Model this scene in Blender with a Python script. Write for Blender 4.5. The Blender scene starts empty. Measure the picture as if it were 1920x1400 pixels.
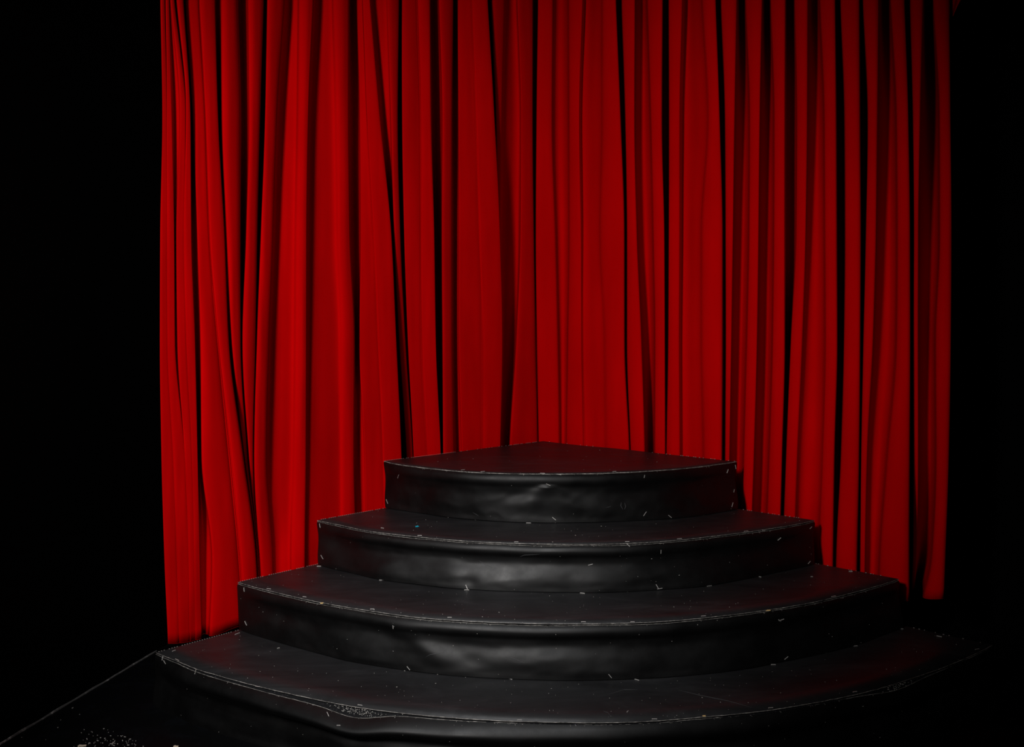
import bpy, bmesh, math, random
from mathutils import Vector, noise
from mathutils.bvhtree import BVHTree

random.seed(7)
S = bpy.context.scene
C = S.collection

# ------------------------------------------------------------------ camera, world, lights, exposure
F = 1790.0
TH = math.atan(78 / F)
CAM = Vector((0, 0, 1.374))
cd = bpy.data.cameras.new('camera')
cd.sensor_width = 36
cd.lens = 36 * F / 1920
cam = bpy.data.objects.new('camera', cd)
cam.location = CAM
cam.rotation_euler = (math.pi / 2 - TH, 0, 0)
C.objects.link(cam)
S.camera = cam

w = bpy.data.worlds.new('World')
w.use_nodes = True
w.node_tree.nodes['Background'].inputs[0].default_value = (1, .95, .95, 1)
w.node_tree.nodes['Background'].inputs[1].default_value = .0
S.world = w
S.view_settings.view_transform = 'Standard'
S.view_settings.look = 'None'
S.view_settings.gamma = 1
S.view_settings.use_curve_mapping = False
S.view_settings.exposure = 0


def area(name, loc, target, size, power, color=(1, 1, 1), spread=180, sy=None):
    l = bpy.data.lights.new(name, 'AREA')
    l.energy = power
    l.size = size
    if sy:
        l.shape = 'RECTANGLE'
        l.size_y = sy
    l.color = color
    l.spread = math.radians(spread)
    o = bpy.data.objects.new(name, l)
    o.location = loc
    o.rotation_euler = (Vector(target) - Vector(loc)).to_track_quat('-Z', 'Y').to_euler()
    C.objects.link(o)
    return o


def spot(name, loc, target, radius, power, color, angle, blend):
    l = bpy.data.lights.new(name, 'SPOT')
    l.energy = power
    l.shadow_soft_size = radius
    l.color = color
    l.spot_size = math.radians(angle)
    l.spot_blend = blend
    o = bpy.data.objects.new(name, l)
    o.location = loc
    o.rotation_euler = (Vector(target) - Vector(loc)).to_track_quat('-Z', 'Y').to_euler()
    C.objects.link(o)
    return o


spot('key_light', (-1.3, .05, 2.2), (-.24, 4.3, 1.25), .2, 570, (1, .97, .95), 66, 1)
spot('stage_light', (-.5, 1.3, 3.4), (-.36, 3.2, .3), .2, 310, (.97, .98, 1), 42, 1)



# ------------------------------------------------------------------ helpers
def ray(x, y):
    dx = (x - 960) / F
    dy = (700 - y) / F
    return Vector((dx, math.cos(TH) + dy * math.sin(TH), -math.sin(TH) + dy * math.cos(TH)))


def bp(x, y, z):
    """point of the photograph seen at height z"""
    r = ray(x, y)
    return CAM + r * ((z - CAM.z) / r.z)


def obj(name, verts, faces, mat, parent=None, smooth=True):
    me = bpy.data.meshes.new(name)
    me.from_pydata([tuple(v) for v in verts], [], faces)
    me.materials.append(mat)
    if smooth:
        me.polygons.foreach_set('use_smooth', [True] * len(me.polygons))
    me.update()
    o = bpy.data.objects.new(name, me)
    C.objects.link(o)
    if parent:
        o.parent = parent
        o.matrix_parent_inverse = parent.matrix_world.inverted() if False else o.matrix_parent_inverse
        if parent.type == 'EMPTY':
            l = parent.location
            me.transform(__import__('mathutils').Matrix.Translation(-l))
    return o


def tag(o, label=None, cat=None, group=None, kind=None):
    if label: o['label'] = label
    if cat: o['category'] = cat
    if group: o['group'] = group
    if kind: o['kind'] = kind
    return o


def empty(name, loc):
    o = bpy.data.objects.new(name, None)
    o.location = loc
    o.empty_display_size = .1
    C.objects.link(o)
    return o


class MB:
    def __init__(s):
        s.v = []
        s.f = []

    def box(s, c, ax, ay, az):
        """box from centre and three half-axis vectors"""
        b = len(s.v)
        for k in (-1, 1):
            for j in (-1, 1):
                for i in (-1, 1):
                    s.v.append(c + ax * i + ay * j + az * k)
        for q in ((0, 2, 3, 1), (4, 5, 7, 6), (0, 1, 5, 4), (2, 6, 7, 3), (0, 4, 6, 2), (1, 3, 7, 5)):
            s.f.append(tuple(b + i for i in q))

    def tube(s, pts, rad, n=5):
        b = len(s.v)
        N = len(pts)
        for i, p in enumerate(pts):
            t = (pts[min(i + 1, N - 1)] - pts[max(i - 1, 0)])
            t = t.normalized() if t.length > 1e-9 else Vector((1, 0, 0))
            up = Vector((0, 0, 1)) if abs(t.z) < .9 else Vector((1, 0, 0))
            a = t.cross(up).normalized()
            c = a.cross(t)
            r = rad[i] if isinstance(rad, (list, tuple)) else rad
            for k in range(n):
                an = 2 * math.pi * k / n
                s.v.append(p + a * (math.cos(an) * r) + c * (math.sin(an) * r))
        for i in range(N - 1):
            for k in range(n):
                k2 = (k + 1) % n
                s.f.append((b + i * n + k, b + i * n + k2, b + (i + 1) * n + k2, b + (i + 1) * n + k))
        s.f.append(tuple(b + k for k in range(n))[::-1])
        s.f.append(tuple(b + (N - 1) * n + k for k in range(n)))

    def build(s, name, mat, parent=None, smooth=False):
        return obj(name, s.v, s.f, mat, parent, smooth)


def crom(P, t):
    """monotone-ish interpolation of rows P[(y, x)] at y=t (pchip)"""
    n = len(P)
    if t <= P[0][0]: return P[0][1]
    if t >= P[-1][0]: return P[-1][1]
    k = 0
    while P[k + 1][0] < t: k += 1
    h = P[k + 1][0] - P[k][0]
    dl = (P[k + 1][1] - P[k][1]) / h

    def m(i):
        if i == 0: return (P[1][1] - P[0][1]) / (P[1][0] - P[0][0])
        if i == n - 1: return (P[-1][1] - P[-2][1]) / (P[-1][0] - P[-2][0])
        h0 = P[i][0] - P[i - 1][0]
        h1 = P[i + 1][0] - P[i][0]
        d0 = (P[i][1] - P[i - 1][1]) / h0
        d1 = (P[i + 1][1] - P[i][1]) / h1
        if d0 * d1 <= 0: return 0
        w1 = 2 * h1 + h0
        w2 = h1 + 2 * h0
        return (w1 + w2) / (w1 / d0 + w2 / d1)
    m0, m1 = m(k), m(k + 1)
    s = (t - P[k][0]) / h
    s2, s3 = s * s, s * s * s
    return ((2 * s3 - 3 * s2 + 1) * P[k][1] + (s3 - 2 * s2 + s) * h * m0 + (-2 * s3 + 3 * s2) * P[k + 1][1] + (s3 - s2) * h * m1)


def smooth(e0, e1, x):
    t = max(0, min(1, (x - e0) / (e1 - e0)))
    return t * t * (3 - 2 * t)


def gauss(x, m, s):
    return math.exp(-((x - m) / s) ** 2 / 2)


# ------------------------------------------------------------------ materials
def mat(name, col, rough=.5, spec=.5, metal=0):
    m = bpy.data.materials.new(name)
    m.use_nodes = True
    b = m.node_tree.nodes['Principled BSDF']
    b.inputs['Base Color'].default_value = (*col, 1)
    b.inputs['Roughness'].default_value = rough
    b.inputs['Specular IOR Level'].default_value = spec
    b.inputs['Metallic'].default_value = metal
    return m, m.node_tree, b


def nd(t, typ, **k):
    n = t.nodes.new(typ)
    for a, v in k.items():
        if a.startswith('i_'):
            n.inputs[int(a[2:]) if a[2:].isdigit() else a[2:]].default_value = v
        else:
            setattr(n, a, v)
    return n


def ramp(t, fac, stops):
    r = t.nodes.new('ShaderNodeValToRGB')
    while len(r.color_ramp.elements) < len(stops): r.color_ramp.elements.new(.5)
    for e, (p, c) in zip(r.color_ramp.elements, stops):
        e.position = p
        e.color = (*c, 1)
    t.links.new(fac, r.inputs[0])
    return r


def noisetex(t, scale, detail=4, rough=.55, stretch=(1, 1, 1), dist=0):
    tc = t.nodes.new('ShaderNodeTexCoord')
    mp = nd(t, 'ShaderNodeMapping')
    mp.inputs['Scale'].default_value = stretch
    t.links.new(tc.outputs['Object'], mp.inputs[0])
    n = nd(t, 'ShaderNodeTexNoise')
    n.inputs['Scale'].default_value = scale
    n.inputs['Detail'].default_value = detail
    n.inputs['Roughness'].default_value = rough
    n.inputs['Distortion'].default_value = dist
    t.links.new(mp.outputs[0], n.inputs['Vector'])
    return n


# red curtain cloth
M_RED, t, b = mat('red_cloth', (.5, .0006, .0012), .9, .0)
n = noisetex(t, 5, 5, .6, (1, 1, .35))
r = ramp(t, n.outputs[0], [(.3, (.46, .0004, .0009)), (.7, (.54, .0007, .0014))])
t.links.new(r.outputs[0], b.inputs['Base Color'])
n2 = noisetex(t, 160, 3, .6, (1, 1, .1))
bmp = nd(t, 'ShaderNodeBump')
bmp.inputs['Strength'].default_value = .06
bmp.inputs['Distance'].default_value = .002
t.links.new(n2.outputs[0], bmp.inputs['Height'])
t.links.new(bmp.outputs[0], b.inputs['Normal'])

# black vinyl skirts
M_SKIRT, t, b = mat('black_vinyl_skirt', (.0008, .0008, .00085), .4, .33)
n = noisetex(t, 9, 5, .6)
r = ramp(t, n.outputs[0], [(.3, (.44, .44, .44)), (.7, (.58, .58, .58))])
t.links.new(r.outputs[0], b.inputs['Roughness'])
n2 = noisetex(t, 60, 6, .65, (1, 1, 1))
bmp = nd(t, 'ShaderNodeBump')
bmp.inputs['Strength'].default_value = .05
bmp.inputs['Distance'].default_value = .003
t.links.new(n2.outputs[0], bmp.inputs['Height'])
t.links.new(bmp.outputs[0], b.inputs['Normal'])

# black tread covers: dusty and scuffed
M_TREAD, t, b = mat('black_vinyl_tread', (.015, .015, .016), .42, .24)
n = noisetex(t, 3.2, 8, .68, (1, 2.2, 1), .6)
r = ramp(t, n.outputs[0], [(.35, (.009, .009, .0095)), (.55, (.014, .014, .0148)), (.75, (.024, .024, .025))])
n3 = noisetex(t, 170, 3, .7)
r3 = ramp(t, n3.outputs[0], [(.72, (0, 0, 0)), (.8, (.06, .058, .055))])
mx = nd(t, 'ShaderNodeMixRGB', blend_type='ADD')
mx.inputs[0].default_value = 1
t.links.new(r.outputs[0], mx.inputs[1])
t.links.new(r3.outputs[0], mx.inputs[2])
t.links.new(mx.outputs[0], b.inputs['Base Color'])
r2 = ramp(t, n.outputs[0], [(.3, (.42, .42, .42)), (.7, (.48, .48, .48))])
t.links.new(r2.outputs[0], b.inputs['Roughness'])
n2 = noisetex(t, 26, 6, .7, (1, 1.6, 1))
bmp = nd(t, 'ShaderNodeBump')
bmp.inputs['Strength'].default_value = .2
bmp.inputs['Distance'].default_value = .002
t.links.new(n2.outputs[0], bmp.inputs['Height'])
t.links.new(bmp.outputs[0], b.inputs['Normal'])


def fray_mat(name, lo, hi):
    m, t, b = mat(name, hi, .8, .2)
    n = noisetex(t, 22, 6, .7)
    r = ramp(t, n.outputs[0], [(.35, lo), (.62, hi)])
    t.links.new(r.outputs[0], b.inputs['Base Color'])
    return m


M_FRAY = fray_mat('frayed_backing', (.07, .064, .06), (.5, .47, .43))
M_STITCH, _, _ = mat('pale_thread', (.34, .3, .28), .8, .2)
M_STAPLE, _, _ = mat('staple_steel', (.62, .6, .57), .45, .5, .35)
M_DUST, _, _ = mat('pale_lint', (.42, .4, .37), .9, .2)
M_CREAM, _, _ = mat('cream_paper', (.6, .5, .38), .8, .3)
M_TAN, _, _ = mat('bare_wood', (.6, .42, .18), .7, .3)
M_TEAL, _, _ = mat('turquoise_foil', (.0, .5, .7), .5, .5)
M_PINK, _, _ = mat('magenta_foil', (.5, .04, .55), .5, .5)
M_REDF, _, _ = mat('red_foil', (.6, .02, .05), .5, .5)
M_YEL, _, _ = mat('yellow_foil', (.7, .4, .05), .5, .5)
M_GAP, t, b = mat('dusty_black_board', (.008, .008, .009), .6, .4)
n3 = noisetex(t, 120, 4, .7)
r3 = ramp(t, n3.outputs[0], [(.6, (.006, .006, .007)), (.75, (.08, .075, .09))])
t.links.new(r3.outputs[0], b.inputs['Base Color'])

M_WALL, t, b = mat('black_wall', (.0015, .0013, .0013), .8, .03)
n3 = noisetex(t, 14, 8, .75, (1, 1, 2.5), 1.2)
r3 = ramp(t, n3.outputs[0], [(.66, (.0005, .00045, .00045)), (.78, (.003, .0028, .0028))])
t.links.new(r3.outputs[0], b.inputs['Base Color'])
M_FLOOR, t, b = mat('black_floor', (.0016, .0018, .0024), .5, .18)  # blue sheen of reflected light painted in as a bluish base tint
n3 = noisetex(t, 7, 8, .7, (1, 1, 1), .8)
r3 = ramp(t, n3.outputs[0], [(.5, (.0008, .0009, .0012)), (.75, (.0028, .0034, .005))])
t.links.new(r3.outputs[0], b.inputs['Base Color'])
M_BASE, t, b = mat('worn_black_baseboard', (.03, .03, .03), .7, .3)
n3 = noisetex(t, 16, 7, .75)
r3 = ramp(t, n3.outputs[0], [(.5, (.08, .077, .075)), (.58, (.16, .15, .145)), (.66, (.8, .77, .74))])
t.links.new(r3.outputs[0], b.inputs['Base Color'])

# ------------------------------------------------------------------ room shell
Zc = 3.9


def wall(name, a, c, h=Zc, th=.08, m=M_WALL, z0=0):
    a = Vector((a[0], a[1], 0)); c = Vector((c[0], c[1], 0))
    d = (c - a).normalized()
    nrm = Vector((-d.y, d.x, 0))
    mb = MB()
    mb.box((a + c) / 2 + nrm * th / 2 + Vector((0, 0, z0 + h / 2)), (c - a) / 2, nrm * th / 2, Vector((0, 0, h / 2)))
    return tag(mb.build(name, m), kind='structure')


w1 = bp(293, 1220, 0); w0 = bp(0, 1395, 0)
dw = (w1 - w0).normalized()
A = w0 - dw * 4.6
Bk = w1 + dw * .35
P_L = (A.x, A.y); P_B = (Bk.x, Bk.y)
corner = (.18, 6.15)
P_R = (2.55, 4.25); P_R2 = (2.75, -1.4)
# wall() puts its thickness on the left of the direction a->c, so walk clockwise
wall('wall_left', P_L, P_B)
wall('wall_back_left', P_B, corner)
wall('wall_back_right', corner, P_R)
wall('wall_right', P_R, P_R2)
poly = [P_L, P_B, corner, P_R, P_R2]


def slab(name, z0, z1, m):
    v = [Vector((x, y, z0)) for x, y in poly] + [Vector((x, y, z1)) for x, y in poly]
    k = len(poly)
    f = [tuple(range(k)), tuple(range(k, 2 * k))[::-1]] + [(i, i + k, (i + 1) % k + k, (i + 1) % k) for i in range(k)]
    return tag(obj(name, v, f, m, smooth=False), kind='structure')


slab('floor', -.06, 0, M_FLOOR)
slab('ceiling', Zc, Zc + .06, M_WALL)
# baseboard along the left wall: a thin worn strip
mb = MB()
nr = Vector((dw.y, -dw.x, 0))
seg = 120
L = (w1 - (w0 - dw * 1.5)).length
prev = None
for i in range(seg + 1):
    p = w0 - dw * 1.5 + dw * (L * i / seg)
    hh = .0035 + .003 * noise.noise(Vector((i * .21, 0, 3))) + .0045 * max(0, 1 - i / seg * 1.0)
    wd = .004 + .0015 * noise.noise(Vector((i * .3, 4, 3)))
    ring = [p, p + nr * wd, p + nr * wd * .7 + Vector((0, 0, hh)), p + Vector((0, 0, hh * 1.1))]
    b0 = len(mb.v)
    mb.v += ring
    if i:
        for k in range(4):
            mb.f.append((b0 - 4 + k, b0 - 4 + (k + 1) % 4, b0 + (k + 1) % 4, b0 + k))
tag(mb.build('baseboard_left', M_BASE), kind='structure')

# ------------------------------------------------------------------ stage tiers
Z = [0, .192, .381, .564, .774]
TOP = {
    4: [(720, 864), (740, 869), (800, 877), (875, 884), (950, 887.3), (1012, 888), (1100, 887.5), (1175, 885), (1220, 882.5), (1285, 877.5), (1335, 871.5), (1381, 865)],
    3: [(595, 975), (638, 984), (690, 995), (755, 1003), (820, 1009.5), (899, 1015.5), (1003, 1019), (1060, 1020), (1185, 1018), (1272, 1012), (1360, 1002), (1435, 992), (1485, 984), (1527, 975)],
    2: [(446, 1091), (505, 1107), (550, 1118), (612, 1131), (690, 1144), (794, 1158), (898, 1165), (981, 1168), (1094, 1169), (1234, 1165), (1340, 1155.6), (1439, 1143), (1520, 1129.5), (1595, 1111.5), (1655, 1095), (1685, 1085)],
    1: [(293, 1223), (333, 1239), (364, 1252), (427, 1271), (484, 1286), (549, 1301), (619, 1316), (703, 1330), (812, 1342), (953, 1351), (1051, 1353.5), (1150, 1354), (1234, 1350.5), (1312, 1344), (1425, 1333), (1537, 1315), (1631, 1295), (1725, 1266), (1795, 1240), (1860, 1209)]}
BOT = {
    4: [(724, 951), (782, 960), (850, 969.5), (912, 974), (975, 978), (1050, 979), (1137, 977), (1235, 973), (1310, 966), (1382, 953)],
    3: [(598, 1057), (609, 1061), (664, 1074), (716, 1086), (781, 1094), (846, 1101), (950, 1107), (1060, 1109), (1122, 1109.5), (1235, 1104.5), (1310, 1099), (1372, 1089), (1460, 1071), (1525, 1057)],
    2: [(450, 1179), (535, 1206), (610, 1226.5), (651, 1237), (755, 1254), (841, 1264), (953, 1271), (1094, 1274), (1234, 1269), (1312, 1263), (1406, 1251), (1470, 1238), (1545, 1223), (1605, 1208), (1654, 1190), (1693, 1175)]}
CORN = Vector((.172, 5.20, 0))


def resample(P, n, z):
    """arc of world points on plane z, even in angle about the corner"""
    W = [bp(x, y, z) for x, y in P]
    an = [math.atan2(p.x - CORN.x, CORN.y - p.y) for p in W]
    rd = [math.hypot(p.x - CORN.x, p.y - CORN.y) for p in W]
    Q = list(zip(an, rd))
    out = []
    for i in range(n + 1):
        a = an[0] + (an[-1] - an[0]) * i / n
        out.append((a, crom(Q, a)))
    return out


def edge_pt(a, r, z):
    return Vector((CORN.x + math.sin(a) * r, CORN.y - math.cos(a) * r, z))


tiers = {}
bvhs = {}
LAB = {4: 'topmost and smallest black vinyl stage tier with a bowed front, mirroring the red curtain',
       3: 'second tier from the top, black vinyl step with a turquoise scrap on its tread',
       2: 'third tier from the top, black vinyl step just above the widest one',
       1: 'lowest and widest black vinyl stage tier, its front skirt sagging open at left'}
edges = {}
NS = 240
for k in (1, 2, 3, 4):
    z1, z0 = Z[k], Z[k - 1] + (.003 if k > 1 else 0)
    top = resample(TOP[k], NS, z1)
    if k == 1:
        bot = [(a, r + .012 + .006 * noise.noise(Vector((a * 4, 1, 0)))) for a, r in top]
    else:
        bot = resample(BOT[k], NS, z0)
    cL, cR = edge_pt(*top[0], z1), edge_pt(*top[-1], z1)
    bc = Vector((CORN.x, CORN.y + (.03 if k == 4 else 0), 0))
    root = empty('stage_tier', (CORN.x, CORN.y - 1.0, z0))
    tag(root, LAB[k], 'stage tier', 'stepped black tiers of the corner stage')
    tiers[k] = root
    # --- tread cover: a thin slab with slightly uneven surface and wavy cut edge
    NR = 24
    V, Fc = [], []
    rough_front = []
    for i in range(NS + 1):
        a, r = top[i]
        p = edge_pt(a, r, z1)
        wob = .0016 * noise.noise(Vector((a * 30, k, 0))) + .0012 * noise.noise(Vector((a * 90, k, 5)))
        rough_front.append((a, r + wob))
    zt = z1
    for i in range(NS + 1):
        a, r = rough_front[i]
        u = i / NS
        # the rear outline: straight edges from both corners to the stage's back corner
        pf = edge_pt(a, r, zt)
        if k == 4:
            back = None
        for j in range(NR + 1):
            s = j / NR
            q = pf.lerp(Vector((bc.x, bc.y, zt)), 0 if j == 0 else s * (1 - (0)))
            dz = .0025 * noise.noise(Vector((q.x * 4, q.y * 4, k))) * min(1, j / 2)
            V.append(Vector((q.x, q.y, zt + dz)))
    for i in range(NS):
        for j in range(NR):
            a0 = i * (NR + 1) + j
            Fc.append((a0, a0 + NR + 1, a0 + NR + 2, a0 + 1))
    # underside rim
    b0 = len(V)
    for i in range(NS + 1):
        a, r = rough_front[i]
        V.append(edge_pt(a, r - .001, zt - .004))
    for i in range(NS):
        Fc.append((i * (NR + 1), b0 + i, b0 + i + 1, (i + 1) * (NR + 1)))
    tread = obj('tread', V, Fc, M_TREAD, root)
    tv, tf = V, Fc
    # --- skirt
    NV = 28
    V, Fc = [], []
    H = z1 - z0

    def gapdrop(a, px):
        g = 0
        if k == 1:
            g = .019 * gauss(px, 672, 36) + .004 * gauss(px, 580, 60) + .013 * gauss(px, 1680, 32) + .003 * gauss(px, 430, 60)
        return g
    skirt_top = []
    pxs = []
    for i in range(NS + 1):
        a, r = top[i]
        p = edge_pt(a, r, z1)
        px = 960 + F * p.x / (p.y * math.cos(TH) - (p.z - CAM.z) * math.sin(TH))
        pxs.append(px)
        u = i / NS
        endf = min(1, min(u, 1 - u) / .06)
        gd = gapdrop(a, px)
        gapw = (.0046 if k < 4 else .0025) + .0026 * noise.noise(Vector((a * 9, k * 3, 1))) + (.001 if k < 4 else -.0015)
        gapw = max(.0008, gapw)
        for j in range(NV + 1):
            s = j / NV
            rb = bot[i][1]
            rr = r + (rb - r) * smooth(.25, 1, s)
            # roll-over under the tread edge, hollow below it, kick out at the hem
            sw = .42 if k == 1 else .26
            bulge = {1: .024, 2: .012, 3: .010, 4: .009}[k]
            bl = (bulge + (.020 * gauss(px, 700, 220) if k == 1 else .005 * gauss(px, 980, 140))) * (.75 + .35 * noise.noise(Vector((a * 3.1, k * 7, 0))))
            rr += endf * bl * (math.sin(min(1, s / sw) * math.pi) if s < sw else 0) * 1.0
            rr -= endf * .006 * gauss(s, .42, .1)
            rr += .0045 * math.sin(min(s / .05, 1) * math.pi / 2)
            # crumples
            q = Vector((a * 5.5 * (1.2 if k > 2 else 1.6), s * 1.6, k * 5.1))
            cr = noise.noise(q) * .007 + noise.noise(q * 2.0 + Vector((3, 1, 2))) * .0028 + noise.noise(q * 4.1 + Vector((0, a * 3, 0))) * .0009 - abs(noise.noise(q * 1.4 + Vector((9, s * 1.2, 0)))) * .004
            rr += endf * cr * smooth(.15, .45, s) * (1 - smooth(.88, 1, s)) * 1.0
            if k == 4:  # tented pleat hanging from a staple under the middle of the edge
                apx, apy = 1026, .22
                for sg in (-1, 1):
                    lx = apx + sg * (s - apy) * 95
                    if s > apy: rr += .009 * gauss(px, lx, 9 + 40 * (s - apy)) * (1 - smooth(.5, .95, s))
                rr += .010 * gauss(px, 900, 28) * gauss(s, .9, .16)
                rr += .008 * gauss(px, 1135, 34) * gauss(s, .78, .2)
            if k == 3:
                rr += .010 * gauss(px, 850, 30) * gauss(s, .6, .22) - .008 * gauss(px, 878, 12) * gauss(s, .85, .12)
                rr += .007 * gauss(px, 1140, 40) * gauss(s, .75, .18)
            if k == 2:
                rr += .012 * gauss(px, 795 + 130 * (s - .5), 26) * gauss(s, .5, .25)
                rr += .006 * gauss(px, 1000, 60) * gauss(s, .6, .2)
            if k == 1:
                rr += (.016 * gauss(px, 670, 50) + .012 * gauss(px, 560, 130) + .010 * gauss(px, 1680, 40)) * gauss(s, .1, .14)
                rr += .012 * gauss(px, 680, 190) * smooth(0, .18, s) * (1 - smooth(.2, .5, s))
            zz = z1 - .001 - gapw - gd - (H - .001 - gapw - gd) * s
            aa = a + (bot[i][0] - a) * s
            V.append(edge_pt(aa, rr, zz))
            if j == 0: skirt_top.append((a, rr, zz, px))
    for i in range(NS):
        for j in range(NV):
            a0 = i * (NV + 1) + j
            Fc.append((a0, a0 + 1, a0 + NV + 2, a0 + NV + 1))
    sv, sf = list(V), list(Fc)
    # the skirt folds round both rear corners for a hand's width
    for i, sgn in ((0, -1), (NS, 1)):
        b0 = len(V)
        dirv = (Vector((bc.x, bc.y, 0)) - edge_pt(*top[i], 0)).normalized()
        for j in range(NV + 1):
            V.append(V[i * (NV + 1) + j] + dirv * .16)
        for j in range(NV):
            q = (i * (NV + 1) + j, i * (NV + 1) + j + 1, b0 + j + 1, b0 + j)
            Fc.append(q if sgn > 0 else q[::-1])
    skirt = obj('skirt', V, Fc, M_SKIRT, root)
    # --- plywood deck and rear panels under the covers
    V, Fc = [], []
    nb = 60
    for zz in (z1 - .006, z1 - .032, z0 + .001):
        for i in range(nb + 1):
            a, r = top[i * NS // nb]
            V.append(edge_pt(a, r + ((.0015 if zz > z0 + .01 else -.03) if k == 1 else (-.004 if zz > z1 - .01 else -.035)), zz))
        V.append(Vector((bc.x, bc.y - .01, zz)))
    m_ = nb + 2
    for rI in range(2):
        for i in range(m_):
            i2 = (i + 1) % m_
            Fc.append((rI * m_ + i, (rI + 1) * m_ + i, (rI + 1) * m_ + i2, rI * m_ + i2))
    Fc.append(tuple(range(m_)))
    Fc.append(tuple(range(2 * m_, 3 * m_))[::-1])
    obj('deck', V, Fc, M_GAP, root, False)
    bvhs[k] = BVHTree.FromPolygons(tv + sv, tf + [tuple(i + len(tv) for i in q) for q in sf])
    # --- frayed edges
    def fray(points, r0, seed, parent=root):
        mb = MB()
        rr = [max(.00035, r0 * (.75 + .7 * noise.noise(Vector((i * .35, seed, k))) + .5 * noise.noise(Vector((i * 1.3, seed, k))))) for i in range(len(points))]
        mb.tube(points, rr, 5)
        return mb.build('frayed_edge', M_FRAY, parent)
    FN = 700
    tr = [(a, r) for a, r in rough_front]
    pts = []
    for i in range(FN + 1):
        u = i / FN * NS
        i0 = min(int(u), NS - 1); fr = u - i0
        a = tr[i0][0] * (1 - fr) + tr[i0 + 1][0] * fr
        r = tr[i0][1] * (1 - fr) + tr[i0 + 1][1] * fr
        wv = .0008 * noise.noise(Vector((i * .25, 7, k)))
        pts.append(edge_pt(a, r + .0003 + wv, z1 - .0006 + .0006 * noise.noise(Vector((i * .2, 9, k)))))
    fray(pts, .0009, 1)
    pts2 = []
    for i in range(FN + 1):
        u = i / FN * NS
        i0 = min(int(u), NS - 1); fr = u - i0
        A_, B_ = skirt_top[i0], skirt_top[i0 + 1]
        a = A_[0] * (1 - fr) + B_[0] * fr
        r = A_[1] * (1 - fr) + B_[1] * fr
        zz = A_[2] * (1 - fr) + B_[2] * fr
        wv = .0009 * noise.noise(Vector((i * .17, 17, k)))
        pts2.append(edge_pt(a, r + .0006 + wv, zz + .0008 * noise.noise(Vector((i * .15, 19, k)))))
    fray(pts2, .00068 if k != 4 else .0005, 2)
    edges[k] = (pts, pts2)
    # --- loose threads pulled from the frayed edge
    mb = MB()
    rnd = random.Random(k * 31)
    for _ in range({1: 34, 2: 34, 3: 22, 4: 14}[k]):
        i = int(FN * (.12 + .8 * rnd.random()))
        p = pts2[i]
        out = Vector((math.sin(tr[min(NS, i * NS // FN)][0]), -math.cos(tr[min(NS, i * NS // FN)][0]), 0))
        tan = Vector((-out.y, out.x, 0))
        ln = rnd.uniform(.004, .013)
        cv = rnd.uniform(-1, 1)
        th = [p + out * (.002 + .003 * s) + tan * (cv * ln * s + .3 * ln * math.sin(s * 3 + cv)) + Vector((0, 0, -ln * s * rnd.uniform(.2, .9))) for s in (0, .25, .5, .75, 1)]
        mb.tube(th, .0003, 3)
    tag(mb.build('loose_threads', M_FRAY, root), kind='stuff')
    # --- stitching along both rear edges
    mb = MB()
    for sd, c0 in ((0, cL), (1, cR)):
        e = Vector((bc.x, bc.y, z1))
        d = (e - c0)
        Ld = d.length
        d.normalize()
        lim = {4: Ld * .97, 3: .40, 2: .40, 1: .36}[k]
        s = .01
        rnd = random.Random(k * 5 + sd)
        while s < lim:
            step = .0105
            if rnd.random() < (.93 if sd == 0 else .35) * (1 if s < .45 else .35):
                c = c0 + d * s + Vector((0, 0, .0012)) + d.cross(Vector((0, 0, 1))) * (.001 if sd == 0 else -.001)
                mb.box(c, d * (.0021 if sd == 0 else rnd.uniform(.001, .003)), Vector((0, 0, .0006)), d.cross(Vector((0, 0, 1))) * .0006)
            s += step
    tag(mb.build('stitching', M_STITCH, root), kind='stuff')


def hit(k, x, y):
    """surface point and normal of tier k seen at photo pixel (x, y)"""
    d = ray(x, y).normalized()
    loc, nor, idx, dist = bvhs[k].ray_cast(CAM, d)
    if loc is None:
        return None, None
    if nor.dot(d) > 0: nor = -nor
    return loc, nor


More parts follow.
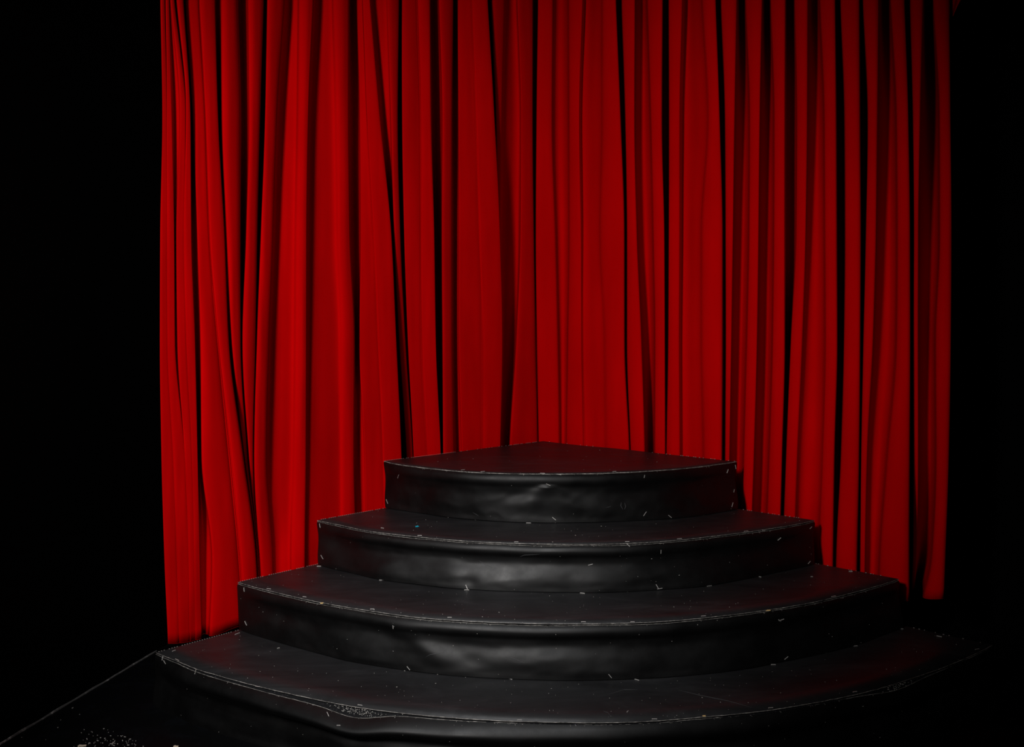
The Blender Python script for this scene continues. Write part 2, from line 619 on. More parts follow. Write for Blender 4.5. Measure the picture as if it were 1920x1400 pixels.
# --- staples: (tier, x, y, length px, angle deg, kind)  kind s = staple
STAP = [
    # topmost tier skirt and edge
    (4, 747, 893, 6, 75), (4, 726, 940, 8, -70), (4, 905, 884, 7, 5), (4, 979, 888.5, 7, -25), (4, 1017, 887.5, 8, 0),
    (4, 1048, 889.5, 8, -10), (4, 1028, 908, 8, -25), (4, 1039, 972, 8, -40), (4, 1209, 963, 9, 55), (4, 1256, 968, 7, -40),
    (4, 1364, 883, 7, 70), (4, 1379, 875, 7, -80), (4, 1373, 946, 8, 75), (4, 1376, 920, 5, 80), (4, 1152, 884, 6, 3), (4, 1208, 893, 5, 80), (4, 868, 881, 6, 8),
    # second from the top: tread
    (3, 848, 968.5, 6, 0), (3, 838, 969, 5, -20), (3, 991, 980.5, 8, 0), (3, 1199, 973, 7, 0), (3, 1316, 966, 8, 4), (3, 1368, 955, 7, 5), (3, 1446, 963, 7, -5),
    (3, 787, 1004, 7, 0), (3, 968, 1016, 7, 0), (3, 1176, 1015.5, 7, 0), (3, 1274, 1010, 8, 5), (3, 1178, 1022, 7, -45), (3, 1399, 996, 7, 5), (3, 1432, 994, 7, -10),
    (3, 622, 970, 6, 12), (3, 600, 985, 7, -80), (3, 604, 1044, 8, -60), (3, 1107, 1058, 8, 15), (3, 1239, 1034, 6, 88), (3, 1461, 1010, 7, 40),
    (3, 1520, 989, 5, 45), (3, 1517, 1054, 6, 50), (3, 875, 1100, 8, -65), (3, 1232, 1099, 8, -60), (3, 1237, 1103, 9, 10), (3, 717, 990, 5, -10),
    # third from the top
    (2, 715, 1087.5, 7, 0), (2, 875, 1106, 8, 0), (2, 1092, 1112, 8, -5), (2, 1423, 1081, 8, -12), (2, 1330, 1098.5, 8, 8), (2, 1522, 1081, 3, 0), (2, 598, 1061.5, 7, 0),
    (2, 698, 1142, 7, 0), (2, 843, 1157.5, 7, 0), (2, 1094, 1166, 8, 0), (2, 1186, 1166, 7, 0), (2, 1319, 1155, 8, 4), (2, 1563, 1118, 7, 10), (2, 504, 1104, 7, -5), (2, 571, 1119, 6, -5), (2, 1595, 1071, 6, -5),
    (2, 458, 1105, 7, -85), (2, 461, 1168, 8, -65), (2, 1465, 1161.5, 9, 20), (2, 1462, 1163, 5, -40), (2, 766, 1252, 8, -50), (2, 1144, 1267, 8, -50), (2, 1474, 1233, 8, 40), (2, 737, 1175, 5, -85), (2, 1690, 1112, 5, 0), (2, 738, 1176, 4, 80),
    # lowest tier
    (1, 750, 1253.5, 7, 0), (1, 956, 1273, 8, -12), (1, 1194, 1274.5, 8, -15), (1, 1450, 1246, 8, 0), (1, 1545, 1224, 10, 4), (1, 1604, 1211, 7, 5), (1, 1688, 1179, 10, 0), (1, 1676, 1180, 4, 0), (1, 1761, 1193, 9, -12),
    (1, 1655, 1188, 4, -30), (1, 326, 1220, 6, 20), (1, 332, 1237, 7, -25), (1, 483, 1286, 7, -10), (1, 305, 1234, 8, -62), (1, 309, 1241, 7, -60), (1, 615, 1339, 8, -65),
    (1, 974, 1350, 8, 0), (1, 1227, 1348, 9, 0), (1, 1603, 1297, 7, 8), (1, 1445, 1327, 8, 4), (1, 1832, 1217, 7, 12), (1, 635, 1360, 6, 0), (1, 445, 1188, 9, 20), (1, 675, 1322, 8, -8), (1, 1177, 1334, 3, 40), (1, 522, 1215, 4, 10),
]
for (k, x, y, ln, an) in STAP:
    loc, nor = hit(k, x, y)
    if loc is None: continue
    a = math.radians(an)
    p2, n2_ = hit(k, x + math.cos(a) * ln * .5, y - math.sin(a) * ln * .5)
    p1, n1_ = hit(k, x - math.cos(a) * ln * .5, y + math.sin(a) * ln * .5)
    if p1 is None or p2 is None or (p2 - p1).length > .03 or (p2 - p1).length < .002:
        dd = Vector((math.cos(a), 0, math.sin(a)))
        dd = (dd - nor * dd.dot(nor)).normalized() * (ln * .001)
        p1, p2 = loc - dd, loc + dd
    t_ = (p2 - p1).normalized()
    s_ = nor.cross(t_).normalized()
    mb = MB()
    R_ = .00065
    mid = (p1 + p2) / 2 + nor * .0014
    hl = (p2 - p1).length / 2
    mb.box(mid, t_ * hl, s_ * R_, nor * R_)                       # crown
    for e in (-1, 1):                                             # legs into the cover
        mb.box(mid + t_ * (e * hl) - nor * .0012, t_ * R_, s_ * R_, nor * .0018)
    mb.build('staple', M_STAPLE, tiers[k])

# dried smear on the topmost skirt and scratches on the skirts
def streak(k, pts, r, m=M_DUST, name='scratch'):
    P = []
    for i in range(len(pts) - 1):
        for s in range(4):
            f_ = s / 4
            P.append((pts[i][0] * (1 - f_) + pts[i + 1][0] * f_, pts[i][1] * (1 - f_) + pts[i + 1][1] * f_))
    P.append(pts[-1])
    W = []
    for x, y in P:
        l, n_ = hit(k, x, y)
        if l is not None: W.append(l + n_ * .0008)
    if len(W) < 3: return
    mb = MB()
    N_ = len(W)
    mb.tube(W, [max(.0001, r * math.sin(math.pi * (i + .6) / (N_ + .2))) for i in range(N_)], 4)
    mb.build(name, m, tiers[k])


M_DIM, _, _ = mat('dull_scratch', (.05, .05, .052), .7, .3)
streak(4, [(1165, 941), (1164, 948), (1168, 955)], .0016, M_DIM)
streak(4, [(1171, 942), (1173, 949), (1171, 955)], .0014, M_DIM)
streak(4, [(1135, 952), (1142, 950), (1146, 948)], .0007, M_DIM)
streak(4, [(886, 960), (893, 964), (898, 967)], .0007, M_DIM)
streak(3, [(975, 1043), (983, 1040), (1012, 1039)], .0007, M_DIM)
streak(3, [(898, 1050), (908, 1057), (924, 1064)], .0007, M_DIM)
streak(2, [(798, 1232), (806, 1227), (820, 1225), (833, 1223)], .0007, M_DIM)
streak(2, [(948, 1231), (960, 1233), (985, 1243)], .0007, M_DIM)
streak(1, [(1270, 1293), (1310, 1303), (1365, 1314), (1412, 1327)], .0007, M_DIM)
streak(1, [(1130, 1333), (1140, 1336), (1145, 1344)], .0006, M_DIM)
streak(1, [(1140, 1302), (1170, 1293), (1196, 1293)], .0006, M_DIM)
# long thread hanging over the left of the lowest edge, chipped wood spots
p0, _n = hit(1, 366, 1246)
mb = MB()
p0 = hit(1, 367, 1254)[0]
th = [p0 + Vector((.002, -.004, 0)), p0 + Vector((.003, -.010, -.002)), p0 + Vector((.001, -.016, -.014)), p0 + Vector((-.005, -.020, -.028)), p0 + Vector((-.014, -.022, -.042))]
mb.tube(th, .0009, 4)
mb.build('hanging_thread', M_FRAY, tiers[1])
for k, x, y, sx in ((1, 620, 1318.5, 9), (1, 625, 1322, 4), (2, 1439, 1143.5, 12), (1, 1320, 1342.5, 6), (2, 604, 1130, 7)):
    loc, nor = hit(k, x, y)
    if loc is None: continue
    mb = MB()
    mb.box(loc + nor * .001, Vector((sx * .0008, 0, .0004)), Vector((0, .002, 0)), Vector((0, 0, .0016)))
    mb.build('wood_chip', M_TAN, tiers[k])

# crumbs caught in the open seam and lint all over the covers
rnd = random.Random(5)
for k in (1, 2, 3, 4):
    mb = MB()
    ys = {1: (1185, 1400), 2: (1060, 1270), 3: (955, 1108), 4: (830, 976)}[k]
    xs = {1: (300, 1850), 2: (450, 1685), 3: (600, 1525), 4: (725, 1380)}[k]
    cnt = {1: 190, 2: 130, 3: 80, 4: 30}[k]
    tries = 0
    made = 0
    while made < cnt and tries < cnt * 12:
        tries += 1
        x, y = rnd.uniform(*xs), rnd.uniform(*ys)
        loc, nor = hit(k, x, y)
        if loc is None: continue
        # hidden by the tier above?
        if any(bvhs[q].ray_cast(CAM, ray(x, y).normalized())[0] is not None and
               (bvhs[q].ray_cast(CAM, ray(x, y).normalized())[0] - CAM).length < (loc - CAM).length - .01 for q in (2, 3, 4) if q > k): continue
        on_top = nor.z > .8
        if not on_top and rnd.random() < .72: continue
        made += 1
        a = rnd.uniform(0, math.pi)
        t_ = Vector((math.cos(a), math.sin(a), 0))
        t_ = (t_ - nor * t_.dot(nor)).normalized()
        s_ = nor.cross(t_).normalized()
        sz = rnd.choice((.0002, .0003, .0003, .0004, .0006))
        mb.box(loc + nor * .0005, t_ * sz * rnd.choice((1, 1, 1.5, 3.5)), s_ * sz, nor * .0004)
    tag(mb.build('lint', M_DUST if k > 2 else M_DUST, tiers[k]), kind='stuff')
mb = MB()
for _ in range(170):
    i = None
    px = rnd.gauss(672, 30) if rnd.random() < .7 else rnd.gauss(1680, 26)
    q0 = bp(px, 1325 if px < 1000 else 1280, Z[1])
    a = math.atan2(q0.x - CORN.x, CORN.y - q0.y)
    r_ = crom(resample(TOP[1], 60, Z[1]), a)
    p = edge_pt(a, r_ + .0022, Z[1] - rnd.uniform(.003, .024))
    mb.box(p, Vector((rnd.uniform(.0004, .0013), 0, 0)), Vector((0, .0007, 0)), Vector((0, 0, rnd.uniform(.0003, .0008))))
tag(mb.build('seam_crumbs', M_DUST, tiers[1]), kind='stuff')


def surf(k, x, y, ahead=0):
    if k == 0:
        return bp(x, y, 0), Vector((0, 0, 1))
    return hit(k, x, y)


def scrap(name, k, x, y, r, m, label, cat, spikes=5):
    loc, nor = surf(k, x, y)
    V = []
    n = spikes * 2
    t_ = Vector((1, 0, 0)); t_ = (t_ - nor * t_.dot(nor)).normalized(); s_ = nor.cross(t_)
    for zz in (.0004, .0014):
        for i in range(n):
            rr = r * (1 if i % 2 == 0 else .5)
            a = i / n * 2 * math.pi + .3
            V.append(loc + t_ * (math.cos(a) * rr) + s_ * (math.sin(a) * rr * (1.6 if nor.z > .8 else 1)) + nor * (zz + .0006 * (i % 3)))
    f = [tuple(range(n))[::-1], tuple(range(n, 2 * n))] + [(i, (i + 1) % n, (i + 1) % n + n, i + n) for i in range(n)]
    o = obj(name, [v - loc for v in V], f, m, None, False)
    o.location = loc
    tag(o, label, cat)


scrap('confetti', 3, 782, 987, .0085, M_TEAL, 'star-shaped turquoise foil scrap lying on the second tread from the top', 'confetti')
scrap('confetti', 2, 962.5, 1108.5, .0022, M_PINK, 'tiny magenta sequin at the foot of the second riser from the top', 'confetti', 4)
scrap('confetti', 2, 1108, 1111, .002, M_REDF, 'tiny red sequin at the foot of the second riser, right of the magenta one', 'confetti', 4)
scrap('confetti', 0, 452, 1384, .0028, M_YEL, 'tiny yellow sequin on the floor by the lowest tier', 'confetti', 4)


def sliver(name, x, y, ln, wd, an, m, label, cat, hgt=.0015):
    p = bp(x, y, 0)
    a = math.radians(an)
    t_ = Vector((math.cos(a), math.sin(a), 0)); s_ = Vector((-t_.y, t_.x, 0))
    mb = MB()
    n = 6
    for i in range(n):
        c = -1 + (2 * i + 1) / n
        ww = wd * (1 - .45 * c * c)
        mb.box(t_ * (c * ln) + Vector((0, 0, hgt + .0008 * math.sin(i * 1.3))) + s_ * (.15 * wd * math.sin(i * 2.1)), t_ * (ln / n * 1.05), s_ * ww, Vector((0, 0, hgt)))
    o = mb.build(name, m)
    o.location = p
    tag(o, label, cat)


sliver('paper_scrap', 154, 1398.5, .013, .0045, 12, M_CREAM, 'cream paper scrap on the black floor at the bottom left', 'paper')
sliver('splinter', 213, 1393, .016, .0009, 97, M_DUST, 'thin pale splinter on the floor right of the cream paper scrap', 'splinter')
sliver('paper_scrap', 330, 1399.5, .008, .003, 0, M_CREAM, 'small pale paper scrap on the floor below the corner of the lowest tier', 'paper')

# grit on the floor
mb = MB()
rnd = random.Random(11)
for _ in range(230):
    if rnd.random() < .45:
        x, y = rnd.gauss(215, 35), rnd.gauss(1388, 12)
    elif rnd.random() < .5:
        x, y = rnd.uniform(0, 420), rnd.uniform(1240, 1400)
        if y < 1400 - x * .6: continue
    else:
        x, y = rnd.uniform(1500, 1920), rnd.uniform(1240, 1400)
    p = bp(x, y, 0)
    r_ = math.hypot(p.x - CORN.x, p.y - CORN.y)
    if r_ < 2.5: continue
    a = rnd.uniform(0, 3.14)
    t_ = Vector((math.cos(a), math.sin(a), 0)); s_ = Vector((-t_.y, t_.x, 0))
    sz = rnd.choice((.0004, .0005, .0008, .0011))
    mb.box(p + Vector((0, 0, .0006)), t_ * sz * rnd.choice((1, 2, 3)), s_ * sz, Vector((0, 0, .0006)))
tag(mb.build('grit', M_DUST), 'pale grit and lint scattered on the black floor around the stage', 'grit', kind='stuff')

# ------------------------------------------------------------------ curtain
ROW = [0, 220, 440, 640, 860, 1050, 1200]
# every ridge: left and right edge at each row; then how far it stands behind the front line
RID = [
    # a
    ((300.4, 304.5, 300.4, 299.8, 303, 308.5, 315), (309, 313, 313, 314, 325, 332, 336)),
    # b
    ((310.5, 313.5, 313.6, 314.6, 325.6, 332.6, 336.6), (317, 322, 326.5, 328, 347, 354, 356)),
    # c
    ((319, 338, 331, 333, 348, 355, 357), (327, 348.5, 344.5, 349.5, 360, 364, 366)),
    # d
    ((331, 350, 345.3, 350.2, 360.6, 364.6, 366.6), (344, 357, 358.5, 365.5, 370.5, 374.5, 378)),
    # panel that opens out between d and e further down
    ((348, 362, 370, 376, 378, 398, 392), (372, 384, 391, 408, 430, 448, 458)),
    # e
    ((374, 386, 393.7, 410, 434.6, 452, 462), (403, 409, 420.8, 429, 456, 480, 487)),
    # f
    ((414.5, 416, 425, 434.6, 458.5, 481.5, 488.5), (445, 451, 450.6, 451, 464, 482.5, 489.5)),
    # g
    ((465, 467, 461.6, 454.7, 467, 483.5, 490.5), (494, 487, 482, 478.6, 474, 484.5, 491.5)),
    # h
    ((501, 497, 489, 481.7, 476.5, 486, 493), (534, 519, 512, 504.7, 500, 512, 514)),
    # i
    ((560, 558, 554, 552.7, 550, 546, 546), (588, 578.5, 575.4, 575, 574, 572, 572)),
    # j
    ((624, 629.5, 632, 638, 638.5, 639, 639), (654, 654, 656.4, 665, 664, 668, 668)),
    # k
    ((669, 675, 677, 674, 684, 687, 687), (679.2, 687.7, 700, 709.2, 718.2, 721.2, 721.2)),
    # k, right part
    ((680, 688.5, 700.8, 710, 719, 722, 722), (693, 712, 733.8, 743, 752.7, 757, 757)),
    # l
    ((726, 733, 739, 748.6, 762.5, 768, 768), (748, 745.5, 750.5, 760, 774, 781, 781)),
    # m
    ((753, 754, 758, 765, 776, 782, 782), (781, 788, 789, 790, 800, 805, 805)),
    # m, its bright right half
    ((783, 789.5, 790.5, 791, 801, 806, 806), (806, 808, 814, 817, 826.5, 829, 829)),
    # n
    ((823, 829.7, 828.7, 830, 831, 834, 834), (849.5, 847, 847, 847.6, 851.7, 855, 855)),
    # o  right edge is the free edge of the left curtain
    ((858, 860, 861, 861, 866, 868, 868), (884.2, 892.2, 899.2, 904.2, 904, 904, 904)),
    ((885, 893, 900, 905, 905, 905, 905), (914, 927, 937.5, 942, 938, 937, 937)),
]
RID2 = [
    # p
    ((920, 929.6, 933, 938, 934, 934, 934), (946, 940.6, 938.5, 942.5, 939, 939, 939)),
    # q
    ((970, 977, 975.8, 968, 955, 952, 952), (999, 998.7, 1001, 1004, 1008.8, 1010, 1010)),
    # r
    ((1009, 1006, 1004.7, 1007, 1010.4, 1012, 1012), (1037, 1035.5, 1042, 1046.5, 1049.6, 1050, 1050)),
    # s
    ((1066.7, 1067.6, 1067.7, 1065, 1062, 1060, 1060), (1093, 1086.5, 1090, 1091, 1095, 1095, 1095)),
    # t
    ((1130, 1130, 1126, 1134, 1135.8, 1137, 1137), (1155, 1164, 1171, 1171.3, 1181, 1184, 1184)),
    # u
    ((1166, 1172.6, 1175.7, 1175.7, 1183, 1187, 1187), (1191, 1190, 1194.6, 1203.4, 1209.7, 1212, 1212)),
    # v
    ((1214, 1220.7, 1225.4, 1228.5, 1228, 1229, 1229), (1242.6, 1241, 1245.8, 1246.8, 1247.4, 1247, 1247)),
    # w
    ((1254, 1255, 1254, 1253, 1250, 1249, 1249), (1280, 1275, 1275, 1274, 1275.7, 1276, 1276)),
    # x
    ((1317, 1328.5, 1316, 1316, 1319.7, 1320, 1320), (1342, 1349.5, 1355, 1355, 1354, 1353, 1353)),
    # y
    ((1352, 1359.6, 1360.5, 1361, 1359, 1358, 1358), (1382, 1377.8, 1374.6, 1371.5, 1368, 1366, 1366)),
    # z
    ((1398, 1406, 1405, 1400.7, 1395, 1390, 1388), (1429.6, 1425, 1422.7, 1420, 1414, 1408, 1406)),
    # A
    ((1445, 1452, 1451.4, 1449, 1442.6, 1436, 1434), (1473, 1472, 1471.8, 1471.8, 1466.5, 1462, 1460)),
    # B
    ((1490, 1494.5, 1493, 1483, 1474, 1468, 1466), (1515, 1514, 1511, 1505, 1495.4, 1490, 1488)),
    # C
    ((1537.5, 1546, 1547, 1548, 1542.5, 1535, 1533), (1566, 1568, 1569, 1570, 1564.5, 1562, 1560)),
    # D
    ((1576, 1584, 1585, 1582.8, 1577, 1568, 1566), (1611.7, 1612.6, 1614, 1613, 1611, 1607, 1605)),
    # E
    ((1618, 1627.4, 1623.6, 1619, 1614.8, 1613, 1612), (1648, 1645.6, 1643, 1637.4, 1626, 1622, 1620)),
    # F
    ((1670, 1681.4, 1683, 1681.4, 1664, 1650, 1645), (1696, 1703.4, 1706.6, 1707, 1706, 1705, 1705)),
    # G
    ((1706.6, 1712, 1713.8, 1712, 1713, 1712, 1707), (1731, 1725.4, 1722, 1721.6, 1722, 1719, 1709)),
    # H
    ((1750, 1762, 1762.5, 1754.6, 1755.6, 1747, 1700), (1781, 1783, 1785, 1784, 1780, 1773.5, 1769)),
]
# valleys: (depth at rows..., shape)  shape 0 = slit between two ridges, 1 = drops behind the left ridge and climbs to the right one
V1 = [
    ((.02, .004, .002, .002, .001, .001, .001), 1),   # a-b
    ((.02, .05, .05, .04, .002, .001, .001), 1),         # b-c
    ((.06, .006, .002, .002, .002, .002, .002), 0),   # c-d
    ((.05, .05, .05, .07, .16, .07, .05), 1),         # d-panel
    ((.012, .010, .010, .012, .014, .012, .012), 1),  # panel-e
    ((.10, .18, .05, .05, .06, .14, .14), 1),         # e-f
    ((.14, .12, .18, .16, .12, .14, .14), 1),         # f-g
    ((.20, .20, .20, .16, .08, .05, .05), 0),         # g-h
    ((.08, .07, .05, .05, .04, .035, .035), 1),       # h-i
    ((.07, .05, .045, .03, .015, .012, .012), 1),     # i-j
    ((.06, .06, .07, .06, .04, .04, .04), 1),         # j-k
    ((.006, .005, .004, .003, .002, .001, .001), 1),
    ((.05, .08, .16, .18, .2, .2, .2), 1),            # k-l
    ((.20, .20, .20, .10, .06, .06, .06), 0),         # l-m
    ((.015, .008, .004, .001, .001, .001, .001), 1),
    ((.16, .18, .22, .22, .2, .2, .2), 1),            # m-n
    ((.09, .085, .08, .08, .07, .06, .06), 1),        # n-o
    ((.006, .005, .002, .001, .001, .001, .001), 1),
]
V2 = [
    ((.09, .10, .12, .10, .08, .06, .06), 2),         # p-q
    ((.22, .20, .10, .05, .04, .04, .04), 0),         # q-r
    ((.13, .12, .10, .09, .07, .05, .05), 2),         # r-s
    ((.10, .09, .07, .04, .03, .03, .03), 1),         # s-t
    ((.24, .24, .18, .12, .06, .06, .06), 0),         # t-u
    ((.20, .19, .18, .20, .26, .26, .26), 2),         # u-v
    ((.26, .26, .24, .18, .04, .04, .04), 0),         # v-w
    ((.13, .11, .09, .08, .07, .06, .06), 1),         # w-x
    ((.22, .22, .14, .07, .06, .06, .06), 0),         # x-y
    ((.26, .22, .19, .18, .17, .17, .17), 2),         # y-z
    ((.26, .22, .20, .19, .19, .19, .19), 2),         # z-A
    ((.24, .22, .22, .24, .2, .2, .2), 0),            # A-B
    ((.22, .18, .14, .12, .11, .09, .09), 2),         # B-C
    ((.26, .26, .26, .24, .22, .14, .12), 0),         # C-D
    ((.26, .26, .24, .20, .12, .1, .1), 0),           # D-E
    ((.24, .21, .17, .15, .11, .10, .10), 2),         # E-F
    ((.26, .24, .22, .20, .22, .24, .24), 1),         # F-G
    ((.32, .28, .22, .19, .16, .18, .18), 2),         # G-H
]
# how far single ridges stand back from the front line
BACK = {(1, 0): (0, 0, 0, 0, 0, 0, 0)}
BK1 = {4: (.05, .045, .03, .015, .006, .004, .004), 6: (0, 0, 0, .02, .09, .16, .16), 7: (0, 0, 0, .01, .05, .14, .14), 8: (0, 0, 0, 0, 0, .05, .05), 11: (.045, .04, .025, .01, .002, 0, 0), 13: (.0, .0, .02, .08, .12, .12, .12), 14: (.03, .02, .004, 0, 0, 0, 0), 17: (.045, .03, .008, 0, 0, 0, 0)}
BK2 = {0: (.04, .05, .08, .10, .08, .08, .08), 1: (.05, .05, .06, .05, .04, .04, .04), 9: (0, 0, .03, .06, .08, .08, .08), 15: (0, 0, 0, .01, .03, .04, .04),
       17: (.02, .05, .06, .07, .09, .16, .18), 2: (.02, .02, .02, .02, .02, .02, .02)}


def off(p, q, d):
    return p


BASE = [(-1.60, 3.27), (-1.39, 3.545), (-1.155, 3.815), (-.915, 4.15), (-.675, 4.50), (.17, 5.37), (1.115, 4.49), (1.375, 4.17), (1.63, 3.90), (1.885, 3.66), (2.1, 3.45)]


def t_base_raw(tx):
    """forward distance Y where the sight line X = tx*Y meets the base line"""
    for (x0, y0), (x1, y1) in zip(BASE, BASE[1:]):
        a0 = x0 / y0; a1 = x1 / y1
        if a0 <= tx <= a1:
            # X0+u*(dx) = tx*(Y0+u*dy)
            dx, dy = x1 - x0, y1 - y0
            u = (tx * y0 - x0) / (dx - tx * dy)
            return y0 + u * dy
    return BASE[0][1] if tx < 0 else BASE[-1][1]


TB = []
for i in range(-600, 700):
    tx = i / 1000
    TB.append(sum(t_base_raw(tx + q * .004) for q in range(-5, 6)) / 11)


def t_base(tx):
    u = tx * 1000 + 600
    i = max(0, min(len(TB) - 2, int(u)))
    f_ = u - i
    return TB[i] * (1 - f_) + TB[i + 1] * f_


# turn of the broad panels: how far their left and right edges stand back or forward
TL = {9: (.02, -.02), 10: (.015, -.02), 11: (.03, .0), 12: (.0, -.03), 14: (.02, 0), 15: (0, -.035), 17: (.035, 0), 18: (0, -.045)}


def controls(R, Vl, BK, y):
    """plan profile at photo row y: list of (x px, depth behind base)"""
    P = []
    n = len(R)
    for i in range(n):
        xl = crom(list(zip(ROW, R[i][0])), y)
        xr = crom(list(zip(ROW, R[i][1])), y)
        if xr < xl + .8: xr = xl + .8
        d0 = crom(list(zip(ROW, BK[i])), y) if i in BK else 0
        w_ = xr - xl
        dl_ = crom(list(zip(ROW, Vl[i - 1][0])), y) if i else 1
        dr_ = crom(list(zip(ROW, Vl[i][0])), y) if i < n - 1 else 1
        mg = min(1, .08 + min(dl_, dr_) / .025)
        bul = min(.022, w_ * .0022 * .28) * mg
        t0, t1 = TL.get(i, (0, 0)) if R is RID else (0, 0)
        P += [(xl, d0 + t0), (xl + w_ * .10, d0 - bul * .62 + t0 + (t1 - t0) * .1), (xl + w_ * .38, d0 - bul + t0 + (t1 - t0) * .38), (xl + w_ * .72, d0 - bul * .8 + t0 + (t1 - t0) * .72), (xl + w_ * .93, d0 - bul * .25 + t0 + (t1 - t0) * .93), (xr, d0 + bul * .5 + t1)]
        d0 += t1
        if i < n - 1:
            xn = crom(list(zip(ROW, R[i + 1][0])), y)
            dn = crom(list(zip(ROW, BK[i + 1])), y) if i + 1 in BK else 0
            if R is RID: dn += TL.get(i + 1, (0, 0))[0]
            D = max(0, crom(list(zip(ROW, Vl[i][0])), y) - .0025)
            wv = max(.6, xn - xr)
            if Vl[i][1] == 0:
                dd = max(d0, dn) + D
                P += [(xr + wv * .04, d0 + D * .5), (xr + wv * .15, dd * .92), (xr + wv * .5, dd), (xr + wv * .85, dd * .92), (xr + wv * .97, dn + D * .5)]
            elif Vl[i][1] == 2:
                dd = max(d0, dn) + D
                P += [(xr + wv * .03, d0 + D * .2), (xr + wv * .14, d0 + (dd - d0) * .62), (xr + wv * .38, d0 + (dd - d0) * .92), (xr + wv * .6, dd), (xr + wv * .86, dn + (dd - dn) * .85), (xr + wv * .97, dn + (dd - dn) * .45)]
            else:
                dd = max(d0, dn) + D
                P += [(xr + wv * .02, d0 + (dd - d0) * .45), (xr + wv * .10, d0 + (dd - d0) * .9), (xr + wv * .30, dd), (xr + wv * .62, dn + (dd - dn) * .72), (xr + wv * .92, dn + (dd - dn) * .42)]
    return P


def catmull(P, sub):
    out = []
    n = len(P)
    for i in range(n - 1):
        p0 = P[max(0, i - 1)]; p1 = P[i]; p2 = P[i + 1]; p3 = P[min(n - 1, i + 2)]
        # depth interpolated monotonically, x linearly between controls
        for s in range(sub):
            t_ = s / sub
            h = p2[0] - p1[0]
            def sl(a, b_, c):
                d0 = (b_[1] - a[1]) / max(1e-6, b_[0] - a[0]) if b_ is not a else None
                d1 = (c[1] - b_[1]) / max(1e-6, c[0] - b_[0]) if c is not b_ else None
                if d0 is None: return d1
                if d1 is None: return d0
                if d0 * d1 <= 0: return 0
                return 2 * d0 * d1 / (d0 + d1)
            m0 = sl(p0, p1, p2); m1 = sl(p1, p2, p3)
            t2, t3 = t_ * t_, t_ ** 3
            d = (2 * t3 - 3 * t2 + 1) * p1[1] + (t3 - 2 * t2 + t_) * h * m0 + (-2 * t3 + 3 * t2) * p2[1] + (t3 - t2) * h * m1
            out.append((p1[0] + h * t_, d))
    out.append(P[-1])
    return out


def xtan(x, z, Y):
    """X / Y of photo column x at height z and forward distance Y"""
    return (x - 960) / F * (Y * math.cos(TH) - (z - CAM.z) * math.sin(TH)) / Y


def ypx(z, Y):
    """photo row of height z at forward distance Y"""
    # camera coords
    v = z - CAM.z
    fw = Y * math.cos(TH) - v * math.sin(TH)
    up = Y * math.sin(TH) + v * math.cos(TH)
    return 700 - F * up / fw


HEM = [(290, 1203), (315, 1203), (350, 1201), (400, 1188), (450, 1171), (560, 1150), (700, 1130), (1000, 1040), (1400, 1110), (1690, 1124), (1710, 1124), (1722, 1116), (1740, 1119), (1772, 1119), (1800, 1119)]


def zhem(x):
    Y = t_base((x - 960) / F)
    y = crom(HEM, x)
    r = ray(x, y)
    return CAM.z + r.z * Y / r.y


ZTOP = 3.62


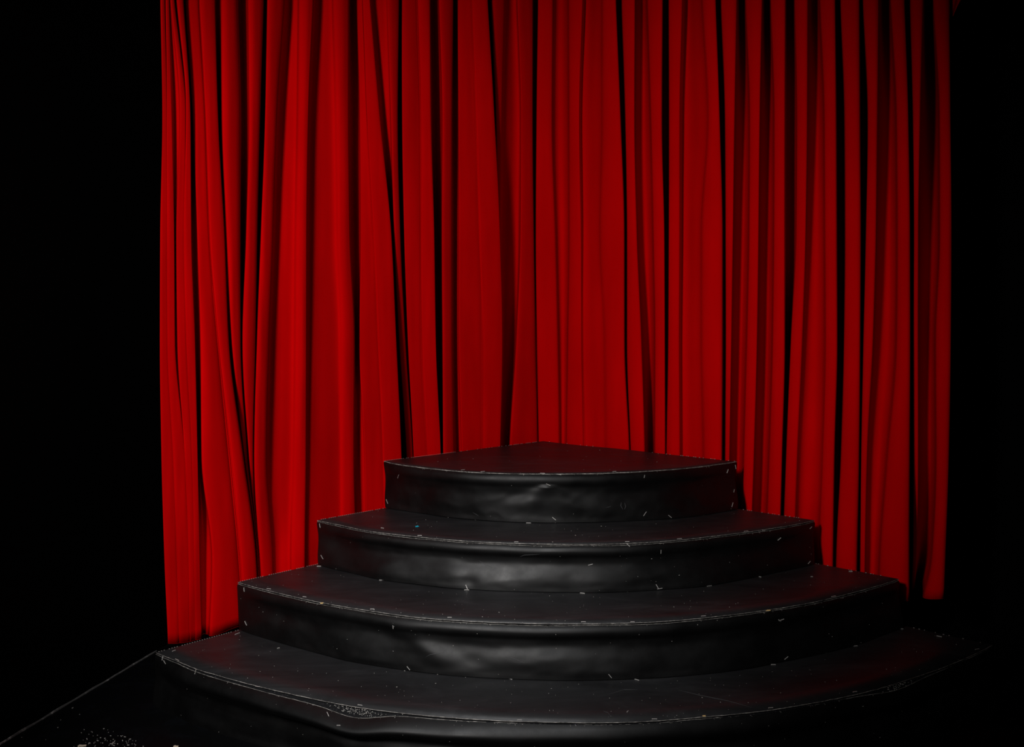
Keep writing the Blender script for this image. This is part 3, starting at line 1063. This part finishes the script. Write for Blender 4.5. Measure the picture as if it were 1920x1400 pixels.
def curtain(name, R, Vl, BK, label, NZ=84, sub=3, hx=0):
    rows = []
    ys = [-40 + i * 10 for i in range(128)]
    table = [catmull(controls(R, Vl, BK, max(0, y)), sub) for y in ys]
    nc = len(table[0])
    V, Fc = [], []
    for c in range(nc):
        # hem height by this column's own place
        xh = table[110][c][0]
        yh = crom(HEM, xh)
        xh = table[min(127, int((yh + 40) / 10))][c][0]
        zh = zhem(xh)
        x = table[0][c][0]
        for j in range(NZ + 1):
            s = j / NZ
            z = ZTOP + (zh - ZTOP) * s
            Yb = t_base((x - 960) / F)
            for _ in range(3):
                Yb = t_base(xtan(x, z, Yb))
                y = ypx(z, Yb)
                u = max(0, min(126.999, (y + 40) / 10))
                i0 = int(u); f_ = u - i0
                x = table[i0][c][0] * (1 - f_) + table[i0 + 1][c][0] * f_
                d = table[i0][c][1] * (1 - f_) + table[i0 + 1][c][1] * f_
            # small waves in the cloth
            d += .0035 * noise.noise(Vector((x * .03, z * 2.2, hx))) + .0016 * noise.noise(Vector((x * .11, z * 3.5, hx + 5)))
            # the lower cloth swings softly
            d += .010 * smooth(.8, .2, z) * noise.noise(Vector((x * .02, z * 5, hx + 9)))
            # pinched lower right and soft diagonal drags
            Y = Yb + d
            tx = xtan(x, z, Y)
            V.append(Vector((tx * Y, Y, z)))
    for c in range(nc - 1):
        for j in range(NZ):
            a0 = c * (NZ + 1) + j
            Fc.append((a0, a0 + 1, a0 + NZ + 2, a0 + NZ + 1))
    root = empty(name, (V[len(V) // 2].x, V[len(V) // 2].y, ZTOP))
    tag(root, label, 'curtain', 'red stage curtains hung in the corner')
    o = obj('cloth', V, Fc, M_RED, root)
    md = o.modifiers.new('thick', 'SOLIDIFY')
    md.thickness = .0018
    md.offset = -1
    # hem tape folded behind the bottom edge
    # heading tape at the top
    return root, V, nc, NZ


c1 = curtain('stage_curtain', RID, V1, BK1, 'red pleated curtain hanging left of the corner, reaching down to the lowest tier', hx=0)
c2 = curtain('stage_curtain', RID2, V2, BK2, 'red pleated curtain hanging right of the corner, its far folds in deep shade', hx=40)


def make_hem(root, V, nc, NZ):
    """turned-up hem: a narrow doubled band with its own thickness behind the lower edge"""
    W, Fc = [], []
    for c in range(nc):
        for j, zz in ((NZ, 0.0), (NZ - 1, 0)):
            pass
        b_ = V[c * (NZ + 1) + NZ]; t_ = V[c * (NZ + 1) + NZ - 1]
        up = (t_ - b_).normalized()
        bk = Vector((b_.x, b_.y, 0)).normalized() * .004
        W += [b_ + Vector((0, 0, -.001)), b_ + bk, b_ + bk + up * .03]
    for c in range(nc - 1):
        for j in range(2):
            a0 = c * 3 + j
            Fc.append((a0, a0 + 1, a0 + 4, a0 + 3))
    obj('hem', W, Fc, M_RED, root)


make_hem(*c1)
make_hem(*c2)

# small triangular corner of cloth pulled aside at the top right
V, Fc = [], []
NA, NB = 14, 16
for i in range(NA + 1):
    for j in range(NB + 1):
        s = i / NA; tt = j / NB
        y = -60 + (30 + 60) * tt
        xl = 1785.5
        xr = 1788 + (30 - y) * .72
        x = xl + (xr - xl) * s
        Y = t_base((x - 960) / F) + .05 + .03 * math.sin(s * 7 + tt)
        r = ray(x, y)
        V.append(CAM + r * (Y / r.y))
for i in range(NA):
    for j in range(NB):
        a0 = i * (NB + 1) + j
        Fc.append((a0, a0 + 1, a0 + NB + 2, a0 + NB + 1))
o = obj('curtain_corner', V, Fc, M_RED)
md = o.modifiers.new('thick', 'SOLIDIFY'); md.thickness = .002
tag(o, 'small slanting corner of red cloth beside the right curtain at the top edge', 'curtain')
